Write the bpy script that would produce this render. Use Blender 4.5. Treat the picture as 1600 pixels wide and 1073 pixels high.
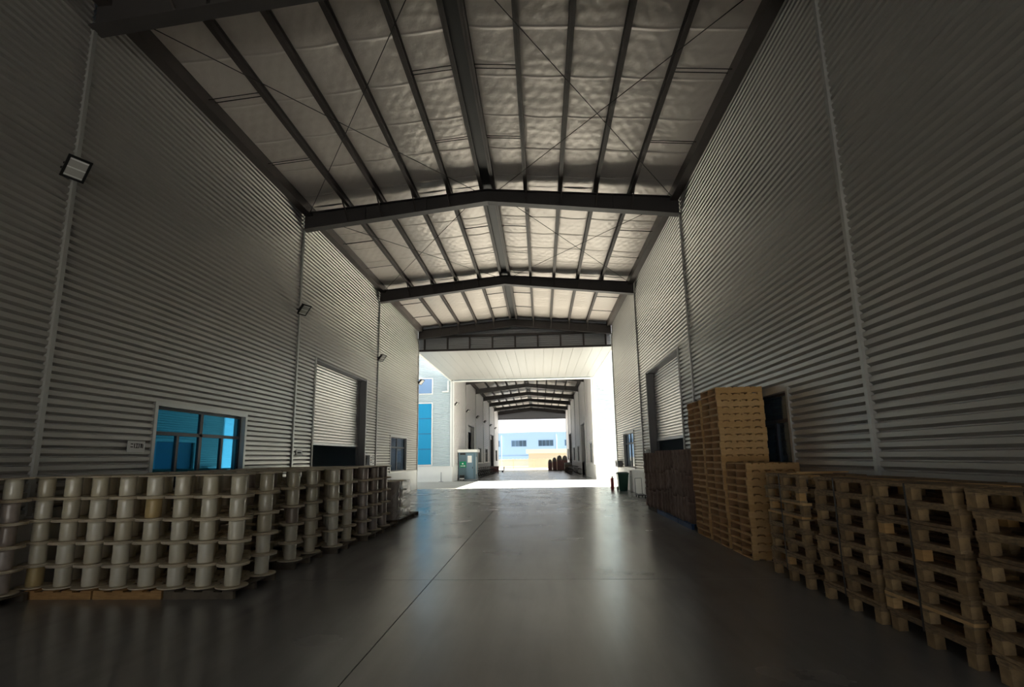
import bpy, math, random
from mathutils import Vector, Matrix, Euler
random.seed(7)
for _o in list(bpy.data.objects):
    bpy.data.objects.remove(_o)
scene = bpy.context.scene
COL = scene.collection

# ------------------------------------------------------------------ camera
F_PX, CY, PITCH, YAW, ROLL, CAM_H = 772.45, 585.98, 0.16363, -0.05536, -0.01712, 1.78
cam_d = bpy.data.cameras.new('camera')
cam = bpy.data.objects.new('camera', cam_d)
COL.objects.link(cam)
cam_d.sensor_fit = 'HORIZONTAL'
cam_d.sensor_width = 36.0
cam_d.lens = F_PX / 1600 * 36.0
cam_d.shift_y = (CY - 536.5) / 1600
cam_d.clip_end = 600
fw = Vector((math.sin(YAW) * math.cos(PITCH), math.cos(YAW) * math.cos(PITCH), math.sin(PITCH)))
rt = Vector((math.cos(YAW), -math.sin(YAW), 0))
up = rt.cross(fw)
rt2 = rt * math.cos(ROLL) + up * math.sin(ROLL)
up2 = -rt * math.sin(ROLL) + up * math.cos(ROLL)
cam.matrix_world = Matrix(((rt2.x, up2.x, -fw.x, 0), (rt2.y, up2.y, -fw.y, 0), (rt2.z, up2.z, -fw.z, CAM_H), (0, 0, 0, 1)))
scene.camera = cam

# ------------------------------------------------------------------ world, sun, exposure
world = bpy.data.worlds.new('world')
scene.world = world
world.use_nodes = True
bg = world.node_tree.nodes['Background']
bg.inputs['Color'].default_value = (0.93, 0.97, 1.0, 1)
bg.inputs['Strength'].default_value = 1.2
sun_d = bpy.data.lights.new('sun', 'SUN')
sun_d.energy = 55.0
sun_d.color = (1.0, 0.95, 0.84)
sun_d.angle = math.radians(0.6)
sun = bpy.data.objects.new('sun', sun_d)
COL.objects.link(sun)
SUN_EL, SUN_AZ = math.radians(40.5), math.radians(0.4)
sdir = Vector((math.cos(SUN_EL) * math.cos(SUN_AZ), math.cos(SUN_EL) * math.sin(SUN_AZ), math.sin(SUN_EL)))
sun.rotation_euler = sdir.to_track_quat('Z', 'Y').to_euler()
sun.location = (60, 30, 60)
vs = scene.view_settings
vs.view_transform = 'Standard'
vs.look = 'None'
vs.exposure = 0.4
vs.gamma = 1.0
vs.use_curve_mapping = False
cy = scene.cycles
cy.use_denoising = True
cy.max_bounces = 10
cy.diffuse_bounces = 7
cy.glossy_bounces = 4
cy.transparent_max_bounces = 8
cy.sample_clamp_indirect = 6.0
cy.caustics_reflective = False
cy.caustics_refractive = False

# ------------------------------------------------------------------ materials
MATS = {}
def mat(name, col, rough=0.6, metal=0.0, var=0.0, scale=6.0, stretch=(1, 1, 1), bump=0.0, bscale=40.0,
        rnd=None, spec=0.5, coat=0.0, dark=None):
    """Principled material; var mixes a noise between col and dark; rnd = second colour picked per object."""
    m = bpy.data.materials.new(name)
    m.use_nodes = True
    nt = m.node_tree
    b = nt.nodes['Principled BSDF']
    b.inputs['Roughness'].default_value = rough
    b.inputs['Metallic'].default_value = metal
    b.inputs['Specular IOR Level'].default_value = spec
    b.inputs['Coat Weight'].default_value = coat
    c4 = tuple(col) + (1,)
    src = None
    if rnd is not None:
        oi = nt.nodes.new('ShaderNodeObjectInfo')
        mx = nt.nodes.new('ShaderNodeMix'); mx.data_type = 'RGBA'
        mx.inputs[6].default_value = c4
        mx.inputs[7].default_value = tuple(rnd) + (1,)
        nt.links.new(oi.outputs['Random'], mx.inputs[0])
        src = mx.outputs[2]
    if var > 0 or bump > 0:
        tc = nt.nodes.new('ShaderNodeTexCoord')
        mp = nt.nodes.new('ShaderNodeMapping')
        mp.inputs['Scale'].default_value = stretch
        nt.links.new(tc.outputs['Object'], mp.inputs['Vector'])
    if var > 0:
        n = nt.nodes.new('ShaderNodeTexNoise')
        n.inputs['Scale'].default_value = scale
        n.inputs['Detail'].default_value = 5
        nt.links.new(mp.outputs[0], n.inputs['Vector'])
        rmp = nt.nodes.new('ShaderNodeMapRange')
        rmp.inputs[1].default_value = 0.35; rmp.inputs[2].default_value = 0.7
        rmp.inputs[3].default_value = 0.0; rmp.inputs[4].default_value = var
        nt.links.new(n.outputs[0], rmp.inputs[0])
        mx2 = nt.nodes.new('ShaderNodeMix'); mx2.data_type = 'RGBA'
        nt.links.new(rmp.outputs[0], mx2.inputs[0])
        if src is not None:
            nt.links.new(src, mx2.inputs[6])
        else:
            mx2.inputs[6].default_value = c4
        d = dark if dark is not None else tuple(0.45 * c for c in col)
        mx2.inputs[7].default_value = tuple(d) + (1,)
        src = mx2.outputs[2]
    if src is not None:
        nt.links.new(src, b.inputs['Base Color'])
    else:
        b.inputs['Base Color'].default_value = c4
    if bump > 0:
        n2 = nt.nodes.new('ShaderNodeTexNoise')
        n2.inputs['Scale'].default_value = bscale
        n2.inputs['Detail'].default_value = 4
        nt.links.new(mp.outputs[0], n2.inputs['Vector'])
        bp = nt.nodes.new('ShaderNodeBump')
        bp.inputs['Strength'].default_value = bump
        bp.inputs['Distance'].default_value = 0.02
        nt.links.new(n2.outputs[0], bp.inputs['Height'])
        nt.links.new(bp.outputs[0], b.inputs['Normal'])
    MATS[name] = m
    return m

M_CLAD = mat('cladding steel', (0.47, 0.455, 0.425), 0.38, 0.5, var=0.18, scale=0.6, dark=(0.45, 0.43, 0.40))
M_CLAD_LIT = mat('daylit copy of cladding steel', (0.78, 0.75, 0.74), 0.45, 0.15)  # brighter copy of the cladding, far-hall daylight put into the colour
M_CLADW = mat('pale facade steel', (0.54, 0.62, 0.66), 0.5, 0.1)
M_STRIP = mat('galvanised strip', (0.5, 0.5, 0.48), 0.4, 0.4)
M_TRIMW = mat('white trim', (0.8, 0.8, 0.78), 0.5)
M_PLINTH = mat('white plinth paint', (0.82, 0.82, 0.8), 0.75, var=0.12, scale=2.0, dark=(0.6, 0.6, 0.58))
M_STEEL = mat('dark frame steel', (0.075, 0.068, 0.068), 0.5, 0.1, var=0.3, scale=2.0)
M_PURLIN = mat('dark purlin steel', (0.10, 0.085, 0.078), 0.5, 0.2, var=0.3, scale=2.0)
M_RIDGE = mat('ridge plate steel', (0.022, 0.022, 0.022), 0.5, 0.1)
M_ROD = mat('steel rod', (0.06, 0.055, 0.05), 0.5, 0.3)
M_HEADER = mat('grey header sheet', (0.42, 0.44, 0.48), 0.5, 0.1)
M_JAMB = mat('grey jamb steel', (0.3, 0.3, 0.31), 0.45, 0.1)
M_SHUT = mat('shutter steel', (0.52, 0.51, 0.5), 0.35, 0.5)
M_ALU = mat('dark window frame', (0.03, 0.03, 0.04), 0.4, 0.2)
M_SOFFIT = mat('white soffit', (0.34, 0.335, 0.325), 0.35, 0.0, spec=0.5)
M_DARKROOM = mat('dark outer shell', (0.25, 0.25, 0.25), 0.8)
M_BLACK = mat('black metal', (0.02, 0.02, 0.02), 0.45, 0.2)
M_LAMPGLASS = mat('lamp glass', (0.5, 0.49, 0.46), 0.2)
M_YARD2 = mat('far yard paving', (0.24, 0.24, 0.235), 0.8, var=0.3, scale=0.6)
M_YARD = mat('yard concrete', (0.38, 0.375, 0.345), 0.7, var=0.3, scale=0.6)

def glass_mat(name, col, metal=0.85, rough=0.03):
    m = bpy.data.materials.new(name); m.use_nodes = True
    b = m.node_tree.nodes['Principled BSDF']
    b.inputs['Base Color'].default_value = tuple(col) + (1,)
    b.inputs['Metallic'].default_value = metal
    b.inputs['Roughness'].default_value = rough
    return m
M_GLASS = glass_mat('blue mirror glass', (0.03, 0.34, 0.62))
M_GLASSD = glass_mat('slate window glass', (0.10, 0.16, 0.24), 0.6, 0.06)
M_GLASSF = glass_mat('blue facade glass', (0.02, 0.33, 0.62), 0.35, 0.12)
M_GLASSG = glass_mat('grey-blue facade glass', (0.25, 0.38, 0.6), 0.35, 0.12)

# wood
M_OLD = mat('weathered pallet wood', (0.29, 0.19, 0.10), 0.8, var=0.75, scale=5, stretch=(3, 3, 12), bump=0.25, bscale=30, rnd=(0.50, 0.345, 0.18), dark=(0.09, 0.065, 0.045))
M_BLOCK = mat('weathered pallet block', (0.34, 0.22, 0.105), 0.85, var=0.6, scale=9, bump=0.25, bscale=40, rnd=(0.56, 0.385, 0.19), dark=(0.12, 0.08, 0.05))
M_NEW = mat('fresh pine', (0.64, 0.375, 0.14), 0.7, var=0.4, scale=4, stretch=(2, 6, 10), bump=0.12, bscale=30, rnd=(0.78, 0.52, 0.24), dark=(0.42, 0.23, 0.085))
M_PINE_RECESS = mat('reddish pine with recess shade', (0.36, 0.195, 0.085), 0.8, var=0.4, scale=4, stretch=(2, 6, 10), rnd=(0.48, 0.28, 0.13), dark=(0.2, 0.1, 0.045))  # reddish pine, darkened to put the shade of the openings into its colour
M_ORANGE = mat('orange pine', (0.50, 0.27, 0.09), 0.75, var=0.5, scale=4, stretch=(2, 6, 10), rnd=(0.58, 0.34, 0.14), dark=(0.25, 0.12, 0.04))
M_DARKW = mat('dark soiled wood', (0.12, 0.095, 0.07), 0.85, var=0.6, scale=5, rnd=(0.2, 0.16, 0.11), dark=(0.05, 0.04, 0.03))
M_BLUEP = mat('blue painted pallet', (0.02, 0.06, 0.17), 0.6, var=0.4, scale=4)
# spools
M_FLANGE = mat('cream spool flange', (0.66, 0.56, 0.40), 0.6, var=0.35, scale=7, rnd=(0.76, 0.67, 0.51), dark=(0.3, 0.25, 0.18))
def drum_mat():
    m = mat('wound spool drum', (0.66, 0.59, 0.43), 0.34, 0.0, var=0.3, scale=9, stretch=(1, 1, 0.5), bump=0.2, bscale=16, rnd=(0.86, 0.81, 0.67), dark=(0.5, 0.43, 0.31), coat=0.4)
    return m
M_DRUM = drum_mat()
M_DRUM_Y = mat('yellow spool drum', (0.62, 0.47, 0.22), 0.35, 0.05, var=0.3, scale=9, dark=(0.4, 0.27, 0.12))
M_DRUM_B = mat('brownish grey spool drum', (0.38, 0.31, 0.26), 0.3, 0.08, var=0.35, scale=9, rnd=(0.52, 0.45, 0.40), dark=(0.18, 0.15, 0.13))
M_BROWN = mat('dark brown cardboard', (0.27, 0.18, 0.145), 0.8, var=0.6, scale=5, stretch=(4, 4, 0.7), rnd=(0.42, 0.31, 0.255), dark=(0.11, 0.072, 0.06))
M_GREEN = mat('green bin plastic', (0.004, 0.085, 0.05), 0.4, var=0.1)
M_GREENL = mat('dark green lid plastic', (0.003, 0.06, 0.05), 0.4)
M_RED = mat('red paint', (0.4, 0.03, 0.04), 0.4)
M_WHITE = mat('white paint', (0.85, 0.85, 0.83), 0.5)
M_GREY = mat('mid grey plastic', (0.3, 0.3, 0.31), 0.5)
M_BOOTH = mat('slate booth panel', (0.12, 0.19, 0.23), 0.45, 0.1, var=0.15, scale=2)
M_BOOTHD = mat('booth door panel', (0.16, 0.25, 0.32), 0.45, 0.1)
M_SIGNG = mat('green sign', (0.0, 0.27, 0.13), 0.5)
M_CREAM = mat('cream gate paint', (0.62, 0.53, 0.36), 0.6)
M_BLUEB = mat('pale blue building sheet', (0.25, 0.37, 0.50), 0.6)
M_ROOFC = mat('cream roof edge', (0.6, 0.54, 0.42), 0.6)
M_HUT = mat('cream hut wall', (0.45, 0.38, 0.28), 0.7)
M_MAROON = mat('maroon wrapped bundle', (0.58, 0.31, 0.29), 0.6, var=0.4, scale=3)
M_TARP = mat('grey tarpaulin', (0.5, 0.47, 0.45), 0.6, var=0.4, scale=3)
M_MARK = mat('dark lettering', (0.025, 0.025, 0.025), 0.95, spec=0.1)
M_STRAP = mat('dark strap', (0.025, 0.02, 0.018), 0.5)
M_RUBBER = mat('tyre rubber', (0.02, 0.02, 0.02), 0.7)

def floor_material():
    m = bpy.data.materials.new('polished concrete'); m.use_nodes = True
    nt = m.node_tree; b = nt.nodes['Principled BSDF']
    tc = nt.nodes.new('ShaderNodeTexCoord')
    def noise(scale, st=(1, 1, 1), det=6):
        mp = nt.nodes.new('ShaderNodeMapping'); mp.inputs['Scale'].default_value = st
        nt.links.new(tc.outputs['Object'], mp.inputs['Vector'])
        n = nt.nodes.new('ShaderNodeTexNoise'); n.inputs['Scale'].default_value = scale; n.inputs['Detail'].default_value = det
        nt.links.new(mp.outputs[0], n.inputs['Vector'])
        return n.outputs[0]
    def ramp(src, a, b_, lo, hi):
        r = nt.nodes.new('ShaderNodeMapRange')
        r.inputs[1].default_value = a; r.inputs[2].default_value = b_; r.inputs[3].default_value = lo; r.inputs[4].default_value = hi
        nt.links.new(src, r.inputs[0]); return r.outputs[0]
    n1 = noise(0.7); n2 = noise(1.6, (2.4, 0.25, 1)); n3 = noise(9)
    def mixc(f, a, bcol, asrc=None):
        x = nt.nodes.new('ShaderNodeMix'); x.data_type = 'RGBA'
        nt.links.new(f, x.inputs[0])
        if asrc is not None: nt.links.new(asrc, x.inputs[6])
        else: x.inputs[6].default_value = a + (1,)
        x.inputs[7].default_value = bcol + (1,)
        return x.outputs[2]
    c = mixc(ramp(n1, .2, .85, 0, 1), (0.215, 0.22, 0.22), (0.27, 0.272, 0.27))
    c = mixc(ramp(n2, .45, .8, 0, 0.35), None, (0.12, 0.12, 0.12), c)
    c = mixc(ramp(n3, .45, .8, 0, 0.15), None, (0.24, 0.24, 0.23), c)
    nt.links.new(c, b.inputs['Base Color'])
    nt.links.new(ramp(n1, .2, .8, 0.20, 0.30), b.inputs['Roughness'])
    b.inputs['Specular IOR Level'].default_value = 0.55
    bp = nt.nodes.new('ShaderNodeBump'); bp.inputs['Strength'].default_value = 0.09; bp.inputs['Distance'].default_value = 0.012
    n4 = noise(7, (1, .6, 1), 5)
    nt.links.new(n4, bp.inputs['Height'])
    nt.links.new(bp.outputs[0], b.inputs['Normal'])
    return m
M_FLOOR = floor_material()

def insulation_material():
    m = bpy.data.materials.new('roof insulation foil'); m.use_nodes = True
    nt = m.node_tree; b = nt.nodes['Principled BSDF']
    b.inputs['Base Color'].default_value = (0.77, 0.70, 0.645, 1)
    b.inputs['Roughness'].default_value = 0.38
    b.inputs['Metallic'].default_value = 0.25
    tc = nt.nodes.new('ShaderNodeTexCoord')
    def wave(rot, scale, dist, typ='SIN', dscale=1.0):
        mp = nt.nodes.new('ShaderNodeMapping'); mp.inputs['Rotation'].default_value = (0, 0, rot)
        nt.links.new(tc.outputs['Object'], mp.inputs['Vector'])
        w = nt.nodes.new('ShaderNodeTexWave'); w.wave_profile = typ
        w.inputs['Scale'].default_value = scale; w.inputs['Distortion'].default_value = dist
        w.inputs['Detail'].default_value = 2; w.inputs['Detail Scale'].default_value = dscale
        nt.links.new(mp.outputs[0], w.inputs['Vector'])
        return w.outputs['Fac']
    def math_(op, a, bb):
        n = nt.nodes.new('ShaderNodeMath'); n.operation = op
        for i, v in enumerate((a, bb)):
            if isinstance(v, (int, float)): n.inputs[i].default_value = v
            else: nt.links.new(v, n.inputs[i])
        return n.outputs[0]
    d1 = wave(math.radians(32), 1.3, 2.0); d2 = wave(math.radians(-32), 1.3, 2.0)
    s1 = wave(math.radians(90), 0.24, 0.6)      # seams across the hall
    s1 = math_('POWER', s1, 220.0)
    w1 = wave(math.radians(90), 0.9, 5.0, dscale=1.5)
    nz = nt.nodes.new('ShaderNodeTexNoise'); nz.inputs['Scale'].default_value = 9; nz.inputs['Detail'].default_value = 6
    nt.links.new(tc.outputs['Object'], nz.inputs['Vector'])
    h = math_('ADD', math_('MULTIPLY', d1, 0.25), math_('MULTIPLY', d2, 0.25))
    h = math_('ADD', h, math_('MULTIPLY', s1, 2.2))
    h = math_('ADD', h, math_('MULTIPLY', w1, 0.35))
    h = math_('ADD', h, math_('MULTIPLY', nz.outputs[0], 0.6))
    bp = nt.nodes.new('ShaderNodeBump'); bp.inputs['Strength'].default_value = 0.34; bp.inputs['Distance'].default_value = 0.03
    nt.links.new(h, bp.inputs['Height'])
    nt.links.new(bp.outputs[0], b.inputs['Normal'])
    return m
M_INSUL = insulation_material()

def film_material():
    m = bpy.data.materials.new('stretch film'); m.use_nodes = True
    nt = m.node_tree; b = nt.nodes['Principled BSDF']
    b.inputs['Base Color'].default_value = (0.75, 0.7, 0.68, 1)
    b.inputs['Roughness'].default_value = 0.18
    b.inputs['Alpha'].default_value = 0.36
    return m
M_FILM = film_material()

# ------------------------------------------------------------------ mesh helpers
class MB:
    def __init__(self): self.v = []; self.f = []; self.smooth = set()
    def hexa(self, p):
        n = len(self.v); self.v += [tuple(q) for q in p]
        for q in ((0, 3, 2, 1), (4, 5, 6, 7), (0, 1, 5, 4), (1, 2, 6, 5), (2, 3, 7, 6), (3, 0, 4, 7)):
            self.f.append(tuple(n + i for i in q))
        return self
    def box(self, x0, x1, y0, y1, z0, z1):
        return self.hexa([(x0, y0, z0), (x1, y0, z0), (x1, y1, z0), (x0, y1, z0), (x0, y0, z1), (x1, y0, z1), (x1, y1, z1), (x0, y1, z1)])
    def bar(self, a, b, w, h=None, upv=(0, 0, 1)):
        a = Vector(a); b = Vector(b); h = w if h is None else h
        d = (b - a).normalized(); u = Vector(upv)
        if abs(d.dot(u)) > 0.98: u = Vector((1, 0, 0))
        s = d.cross(u).normalized(); t = s.cross(d)
        s *= w / 2; t *= h / 2
        return self.hexa([a - s - t, a + s - t, b + s - t, b - s - t, a - s + t, a + s + t, b + s + t, b - s + t])
    def tube(self, a, b, r0, r1=None, n=10, cap=True):
        a = Vector(a); b = Vector(b); r1 = r0 if r1 is None else r1
        d = (b - a).normalized(); u = Vector((0, 0, 1)) if abs(d.z) < .95 else Vector((1, 0, 0))
        s = d.cross(u).normalized(); t = d.cross(s)
        k = len(self.v)
        for p, r in ((a, r0), (b, r1)):
            for i in range(n):
                an = 2 * math.pi * i / n
                self.v.append(tuple(p + s * (r * math.cos(an)) + t * (r * math.sin(an))))
        for i in range(n):
            j = (i + 1) % n
            self.smooth.add(len(self.f)); self.f.append((k + i, k + j, k + n + j, k + n + i))
        if cap:
            self.f.append(tuple(k + n - 1 - i for i in range(n))); self.f.append(tuple(k + n + i for i in range(n)))
        return self
    def lathe(self, prof, n=20, cx=0, cyy=0):
        k = len(self.v)
        for r, z in prof:
            for i in range(n):
                an = 2 * math.pi * i / n
                self.v.append((cx + r * math.cos(an), cyy + r * math.sin(an), z))
        for q in range(len(prof) - 1):
            for i in range(n):
                j = (i + 1) % n
                if abs(prof[q][0] - prof[q + 1][0]) < 1e-6 or abs(prof[q][1] - prof[q + 1][1]) > 1e-6: self.smooth.add(len(self.f))
                self.f.append((k + q * n + i, k + q * n + j, k + (q + 1) * n + j, k + (q + 1) * n + i))
        self.f.append(tuple(k + n - 1 - i for i in range(n)))
        e = k + (len(prof) - 1) * n
        self.f.append(tuple(e + i for i in range(n)))
        return self
    def torus(self, c, axis, R, r, n=20, m=6):
        c = Vector(c); ax = Vector(axis).normalized()
        u = Vector((0, 0, 1)) if abs(ax.z) < .9 else Vector((1, 0, 0))
        s = ax.cross(u).normalized(); t = ax.cross(s); k = len(self.v)
        for i in range(n):
            a = 2 * math.pi * i / n; e = s * math.cos(a) + t * math.sin(a)
            for j in range(m):
                bb = 2 * math.pi * j / m
                self.v.append(tuple(c + e * (R + r * math.cos(bb)) + ax * (r * math.sin(bb))))
        for i in range(n):
            for j in range(m):
                self.smooth.add(len(self.f))
                self.f.append((k + i * m + j, k + i * m + (j + 1) % m, k + ((i + 1) % n) * m + (j + 1) % m, k + ((i + 1) % n) * m + j))
        return self
    def quad(self, a, b, c, d):
        k = len(self.v); self.v += [tuple(a), tuple(b), tuple(c), tuple(d)]; self.f.append((k, k + 1, k + 2, k + 3)); return self
    def mesh(self, name, material):
        me = bpy.data.meshes.new(name)
        me.from_pydata(self.v, [], self.f)
        if self.smooth:
            me.polygons.foreach_set('use_smooth', [i in self.smooth for i in range(len(self.f))])
        if material: me.materials.append(material)
        me.update()
        return me
    def build(self, name, material, parent=None, loc=(0, 0, 0), rz=0):
        return place(name, self.mesh(name, material), parent, loc, rz)

def place(name, me, parent=None, loc=(0, 0, 0), rz=0, rot=None):
    o = bpy.data.objects.new(name, me)
    COL.objects.link(o)
    o.location = loc
    o.rotation_euler = rot if rot is not None else (0, 0, rz)
    if parent is not None: o.parent = parent
    return o
def tag(o, label=None, cat=None, group=None, kind=None):
    if label: o['label'] = label
    if cat: o['category'] = cat
    if group: o['group'] = group
    if kind: o['kind'] = kind
    return o
def empty(name, loc=(0, 0, 0), rz=0):
    o = bpy.data.objects.new(name, None); COL.objects.link(o)
    o.location = loc; o.rotation_euler = (0, 0, rz); o.empty_display_size = 0.1
    return o
def struct(name, label, cat='structure', loc=(0, 0, 0)):
    return tag(empty(name, loc), label, cat, kind='structure')
ORD = ['first', 'second', 'third', 'fourth', 'fifth', 'sixth', 'seventh', 'eighth', 'ninth', 'tenth', 'eleventh', 'twelfth',
       'thirteenth', 'fourteenth', 'fifteenth', 'sixteenth', 'seventeenth', 'eighteenth', 'nineteenth', 'twentieth',
       'twenty-first', 'twenty-second', 'twenty-third', 'twenty-fourth']

# ------------------------------------------------------------------ layout numbers
XL, XR = -7.36, 4.43
XC, HW = (XL + XR) / 2, (XR - XL) / 2
S = 7.5
YA = 6.88
YD = YA + 3 * S          # 29.38, mouth of the near hall
YF = 41.2                # mouth of the far hall
YE = YF + 6 * S          # 86.2, its far end
YB = YA - 2 * S          # -8.12, unseen end behind the camera, placed to let in light
def zf(y):
    if y < YD: return 0.0
    if y < YF: return -0.15 * (y - YD) / (YF - YD)
    if y < 88: return -0.15 - 0.35 * (y - YF) / (88 - YF)
    return -0.5
PL = 1.08                # plinth height
RIB = 0.124

# ------------------------------------------------------------------ floor
fl = struct('floor', 'polished grey concrete floor of the hall with dark joints', 'floor')
G = 0.006
XJ, YJ = -1.66, 7.65
xs = [-22, XJ, 18]; ys = [YB - 14, YJ, YD]
for i in range(2):
    for j in range(2):
        MB().box(xs[i] + G, xs[i + 1] - G, ys[j] + G, ys[j + 1] - G, -0.3, 0).build('floor_slab', M_FLOOR, fl)
MB().box(-22, 18, YB - 14, YD - .01, -0.32, -0.012).build('joint_filler', M_MARK, fl)
def slope_slab(name, y0, y1, m, x0=-60, x1=60):
    z0, z1 = zf(y0 + 1e-4), zf(y1)
    return MB().hexa([(x0, y0, -1.2), (x1, y0, -1.2), (x1, y1, -1.2), (x0, y1, -1.2), (x0, y0, z0), (x1, y0, z0), (x1, y1, z1), (x0, y1, z1)]).build(name, m, fl)
slope_slab('street_slab', YD + .004, YF, M_YARD)
slope_slab('far_hall_slab', YF + .004, 88, M_FLOOR)
slope_slab('yard_slab', 88.004, 260, M_YARD2, -160, 160)
MB().box(-60, -22.01, YB - 14, YD, -1.2, -0.01).build('yard_slab', M_YARD, fl)
MB().box(18.01, 60, YB - 14, YD, -1.2, -0.01).build('yard_slab', M_YARD, fl)
MB().box(-60, 60, YB - 60, YB - 14, -1.2, -0.01).build('yard_slab', M_YARD, fl)

# ------------------------------------------------------------------ corrugated cladding
def rib_profile(z0, z1, depth=0.05):
    """(offset into the wall, z) points of the sheet, phase fixed to z = PL."""
    pts = []
    k = math.floor((z0 - PL) / RIB) - 1
    base = [(0.0, 0.0), (0.0, 0.062), (depth, 0.074), (depth, 0.086)]
    raw = []
    while PL + k * RIB < z1 + RIB:
        for o, dz in base: raw.append((o, PL + k * RIB + dz))
        k += 1
    def at(z):
        for (o0, a), (o1, b) in zip(raw, raw[1:]):
            if a <= z <= b: return o0 + (o1 - o0) * (z - a) / max(1e-9, b - a)
        return 0.0
    pts = [(at(z0), z0)] + [(o, z) for o, z in raw if z0 < z < z1] + [(at(z1), z1)]
    return pts
def clad(mb, X, s, y0, y1, z0, z1):
    """sheet in the plane x = X, facing +x for s = 1"""
    if y1 - y0 < 1e-4 or z1 - z0 < 1e-4: return
    p = rib_profile(z0, z1)
    for (o0, a), (o1, b) in zip(p, p[1:]):
        if s > 0: mb.quad((X - o0, y1, a), (X - o0, y0, a), (X - o1, y0, b), (X - o1, y1, b))
        else: mb.quad((X + o0, y0, a), (X + o0, y1, a), (X + o1, y1, b), (X + o1, y0, b))
def clad_y(mb, Y, x0, x1, z0, z1):
    """sheet in the plane y = Y facing -y"""
    p = rib_profile(z0, z1)
    for (o0, a), (o1, b) in zip(p, p[1:]):
        mb.quad((x0, Y + o0, a), (x1, Y + o0, a), (x1, Y + o1, b), (x0, Y + o1, b))

WIN = (2.22, 5.08, 1.16, 2.87)     # along the bay from its near column, z range
DOOR = (1.33, 6.05, 0.0, 5.05)
def hall_wall(name, label, X, s, cols, openings, ztop=9.62, floor_fn=lambda y: 0.0, m=None):
    w = struct(name, label, 'wall')
    for k in range(len(cols) - 1):
        y0, y1 = cols[k] + .03, cols[k + 1] - .03
        mb = MB(); pl = MB()
        op = openings.get(k)
        zb = floor_fn(y1) - 0.05
        if op is None:
            clad(mb, X, s, y0, y1, PL, ztop)
            pl.box(min(X, X - s * .22), max(X, X - s * .22), cols[k], cols[k + 1], zb, PL)
        else:
            a, b, zl, zh = (WIN if op == 'w' else DOOR)
            a += cols[k]; b += cols[k]
            clad(mb, X, s, y0, a, PL, ztop); clad(mb, X, s, b, y1, PL, ztop)
            clad(mb, X, s, a, b, zh, ztop); clad(mb, X, s, a, b, PL, max(PL, zl))
            if op == 'w':
                pl.box(min(X, X - s * .22), max(X, X - s * .22), cols[k], cols[k + 1], zb, PL)
            else:
                pl.box(min(X, X - s * .22), max(X, X - s * .22), cols[k], a, zb, PL)
                pl.box(min(X, X - s * .22), max(X, X - s * .22), b, cols[k + 1], zb, PL)
        mb.build('cladding_panel', m or M_CLAD, w)
        pl.build('plinth', M_PLINTH, w)
    for k, c in enumerate(cols):
        MB().box(X - .04, X + .04, c - .035, c + .035, PL - .02, 9.05).build('cover_strip', M_STRIP, w)
    # drip flashing on top of the plinth
    for k in range(len(cols) - 1):
        y0, y1 = cols[k], cols[k + 1]
        op = openings.get(k)
        segs = [(y0, y1)] if op != 'd' else [(y0, y0 + DOOR[0]), (y0 + DOOR[1], y1)]
        for a, b in segs:
            MB().box(min(X - s * .1, X + s * .03), max(X - s * .1, X + s * .03), a, b, PL - .03, PL + .012).build('drip_flashing', M_TRIMW, w)
    return w

WINDOW_N = [0]; DOOR_N = [0]
def make_window(X, s, yc, label, glass, sash=True):
    WINDOW_N[0] += 1
    a, b, zl, zh = WIN[0] + yc, WIN[1] + yc, WIN[2], WIN[3]
    w = struct('window_%d' % WINDOW_N[0], label, 'window')
    t = 0.075
    xo, xi = X + s * .02, X - s * .16       # trim runs from proud of the sheet back to the frame
    x0, x1 = min(xo, xi), max(xo, xi)
    MB().box(x0, x1, a - t, a, zl - t, zh + t).build('jamb_trim', M_STRIP, w)
    MB().box(x0, x1, b, b + t, zl - t, zh + t).build('jamb_trim', M_STRIP, w)
    MB().box(x0, x1, a, b, zh, zh + t).build('head_trim', M_STRIP, w)
    MB().box(x0, x1, a, b, zl - t, zl).build('sill', M_STRIP, w)
    f = MB(); g0 = X - s * .10; g1 = X - s * .16
    fx0, fx1 = min(g0, g1), max(g0, g1); e = .05
    f.box(fx0, fx1, a, a + e, zl, zh); f.box(fx0, fx1, b - e, b, zl, zh)
    f.box(fx0, fx1, a + e, b - e, zh - e, zh); f.box(fx0, fx1, a + e, b - e, zl, zl + e)
    f.build('frame', M_ALU, w)
    tz = zl + (zh - zl) * .70; m1 = (a + b) / 2
    MB().box(fx0, fx1, a + e, b - e, tz - .035, tz + .035).build('transom', M_ALU, w)
    MB().box(fx0, fx1, m1 - .045, m1 + .045, zl + e, zh - e).build('mullion', M_ALU, w)
    mids = []
    if sash:
        for q in (a + (b - a) * .26, a + (b - a) * .76):
            MB().box(fx0, fx1, q - .035, q + .035, zl + e, tz - .035).build('sash_stile', M_ALU, w); mids.append(q)
    gx = X - s * .135
    def pane(y0, y1, z0, z1):
        MB().box(gx - .005, gx + .005, y0, y1, z0, z1).build('pane', glass, w)
    pane(a + e, m1 - .045, tz + .035, zh - e); pane(m1 + .045, b - e, tz + .035, zh - e)
    lim = [a + e] + ([mids[0]] if sash else []) + [m1] + ([mids[1]] if sash else []) + [b - e]
    for q in range(len(lim) - 1):
        pane(lim[q] + (.035 if q else 0), lim[q + 1] - (.035 if q < len(lim) - 2 else 0), zl + e, tz - .035)
    return w
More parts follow.
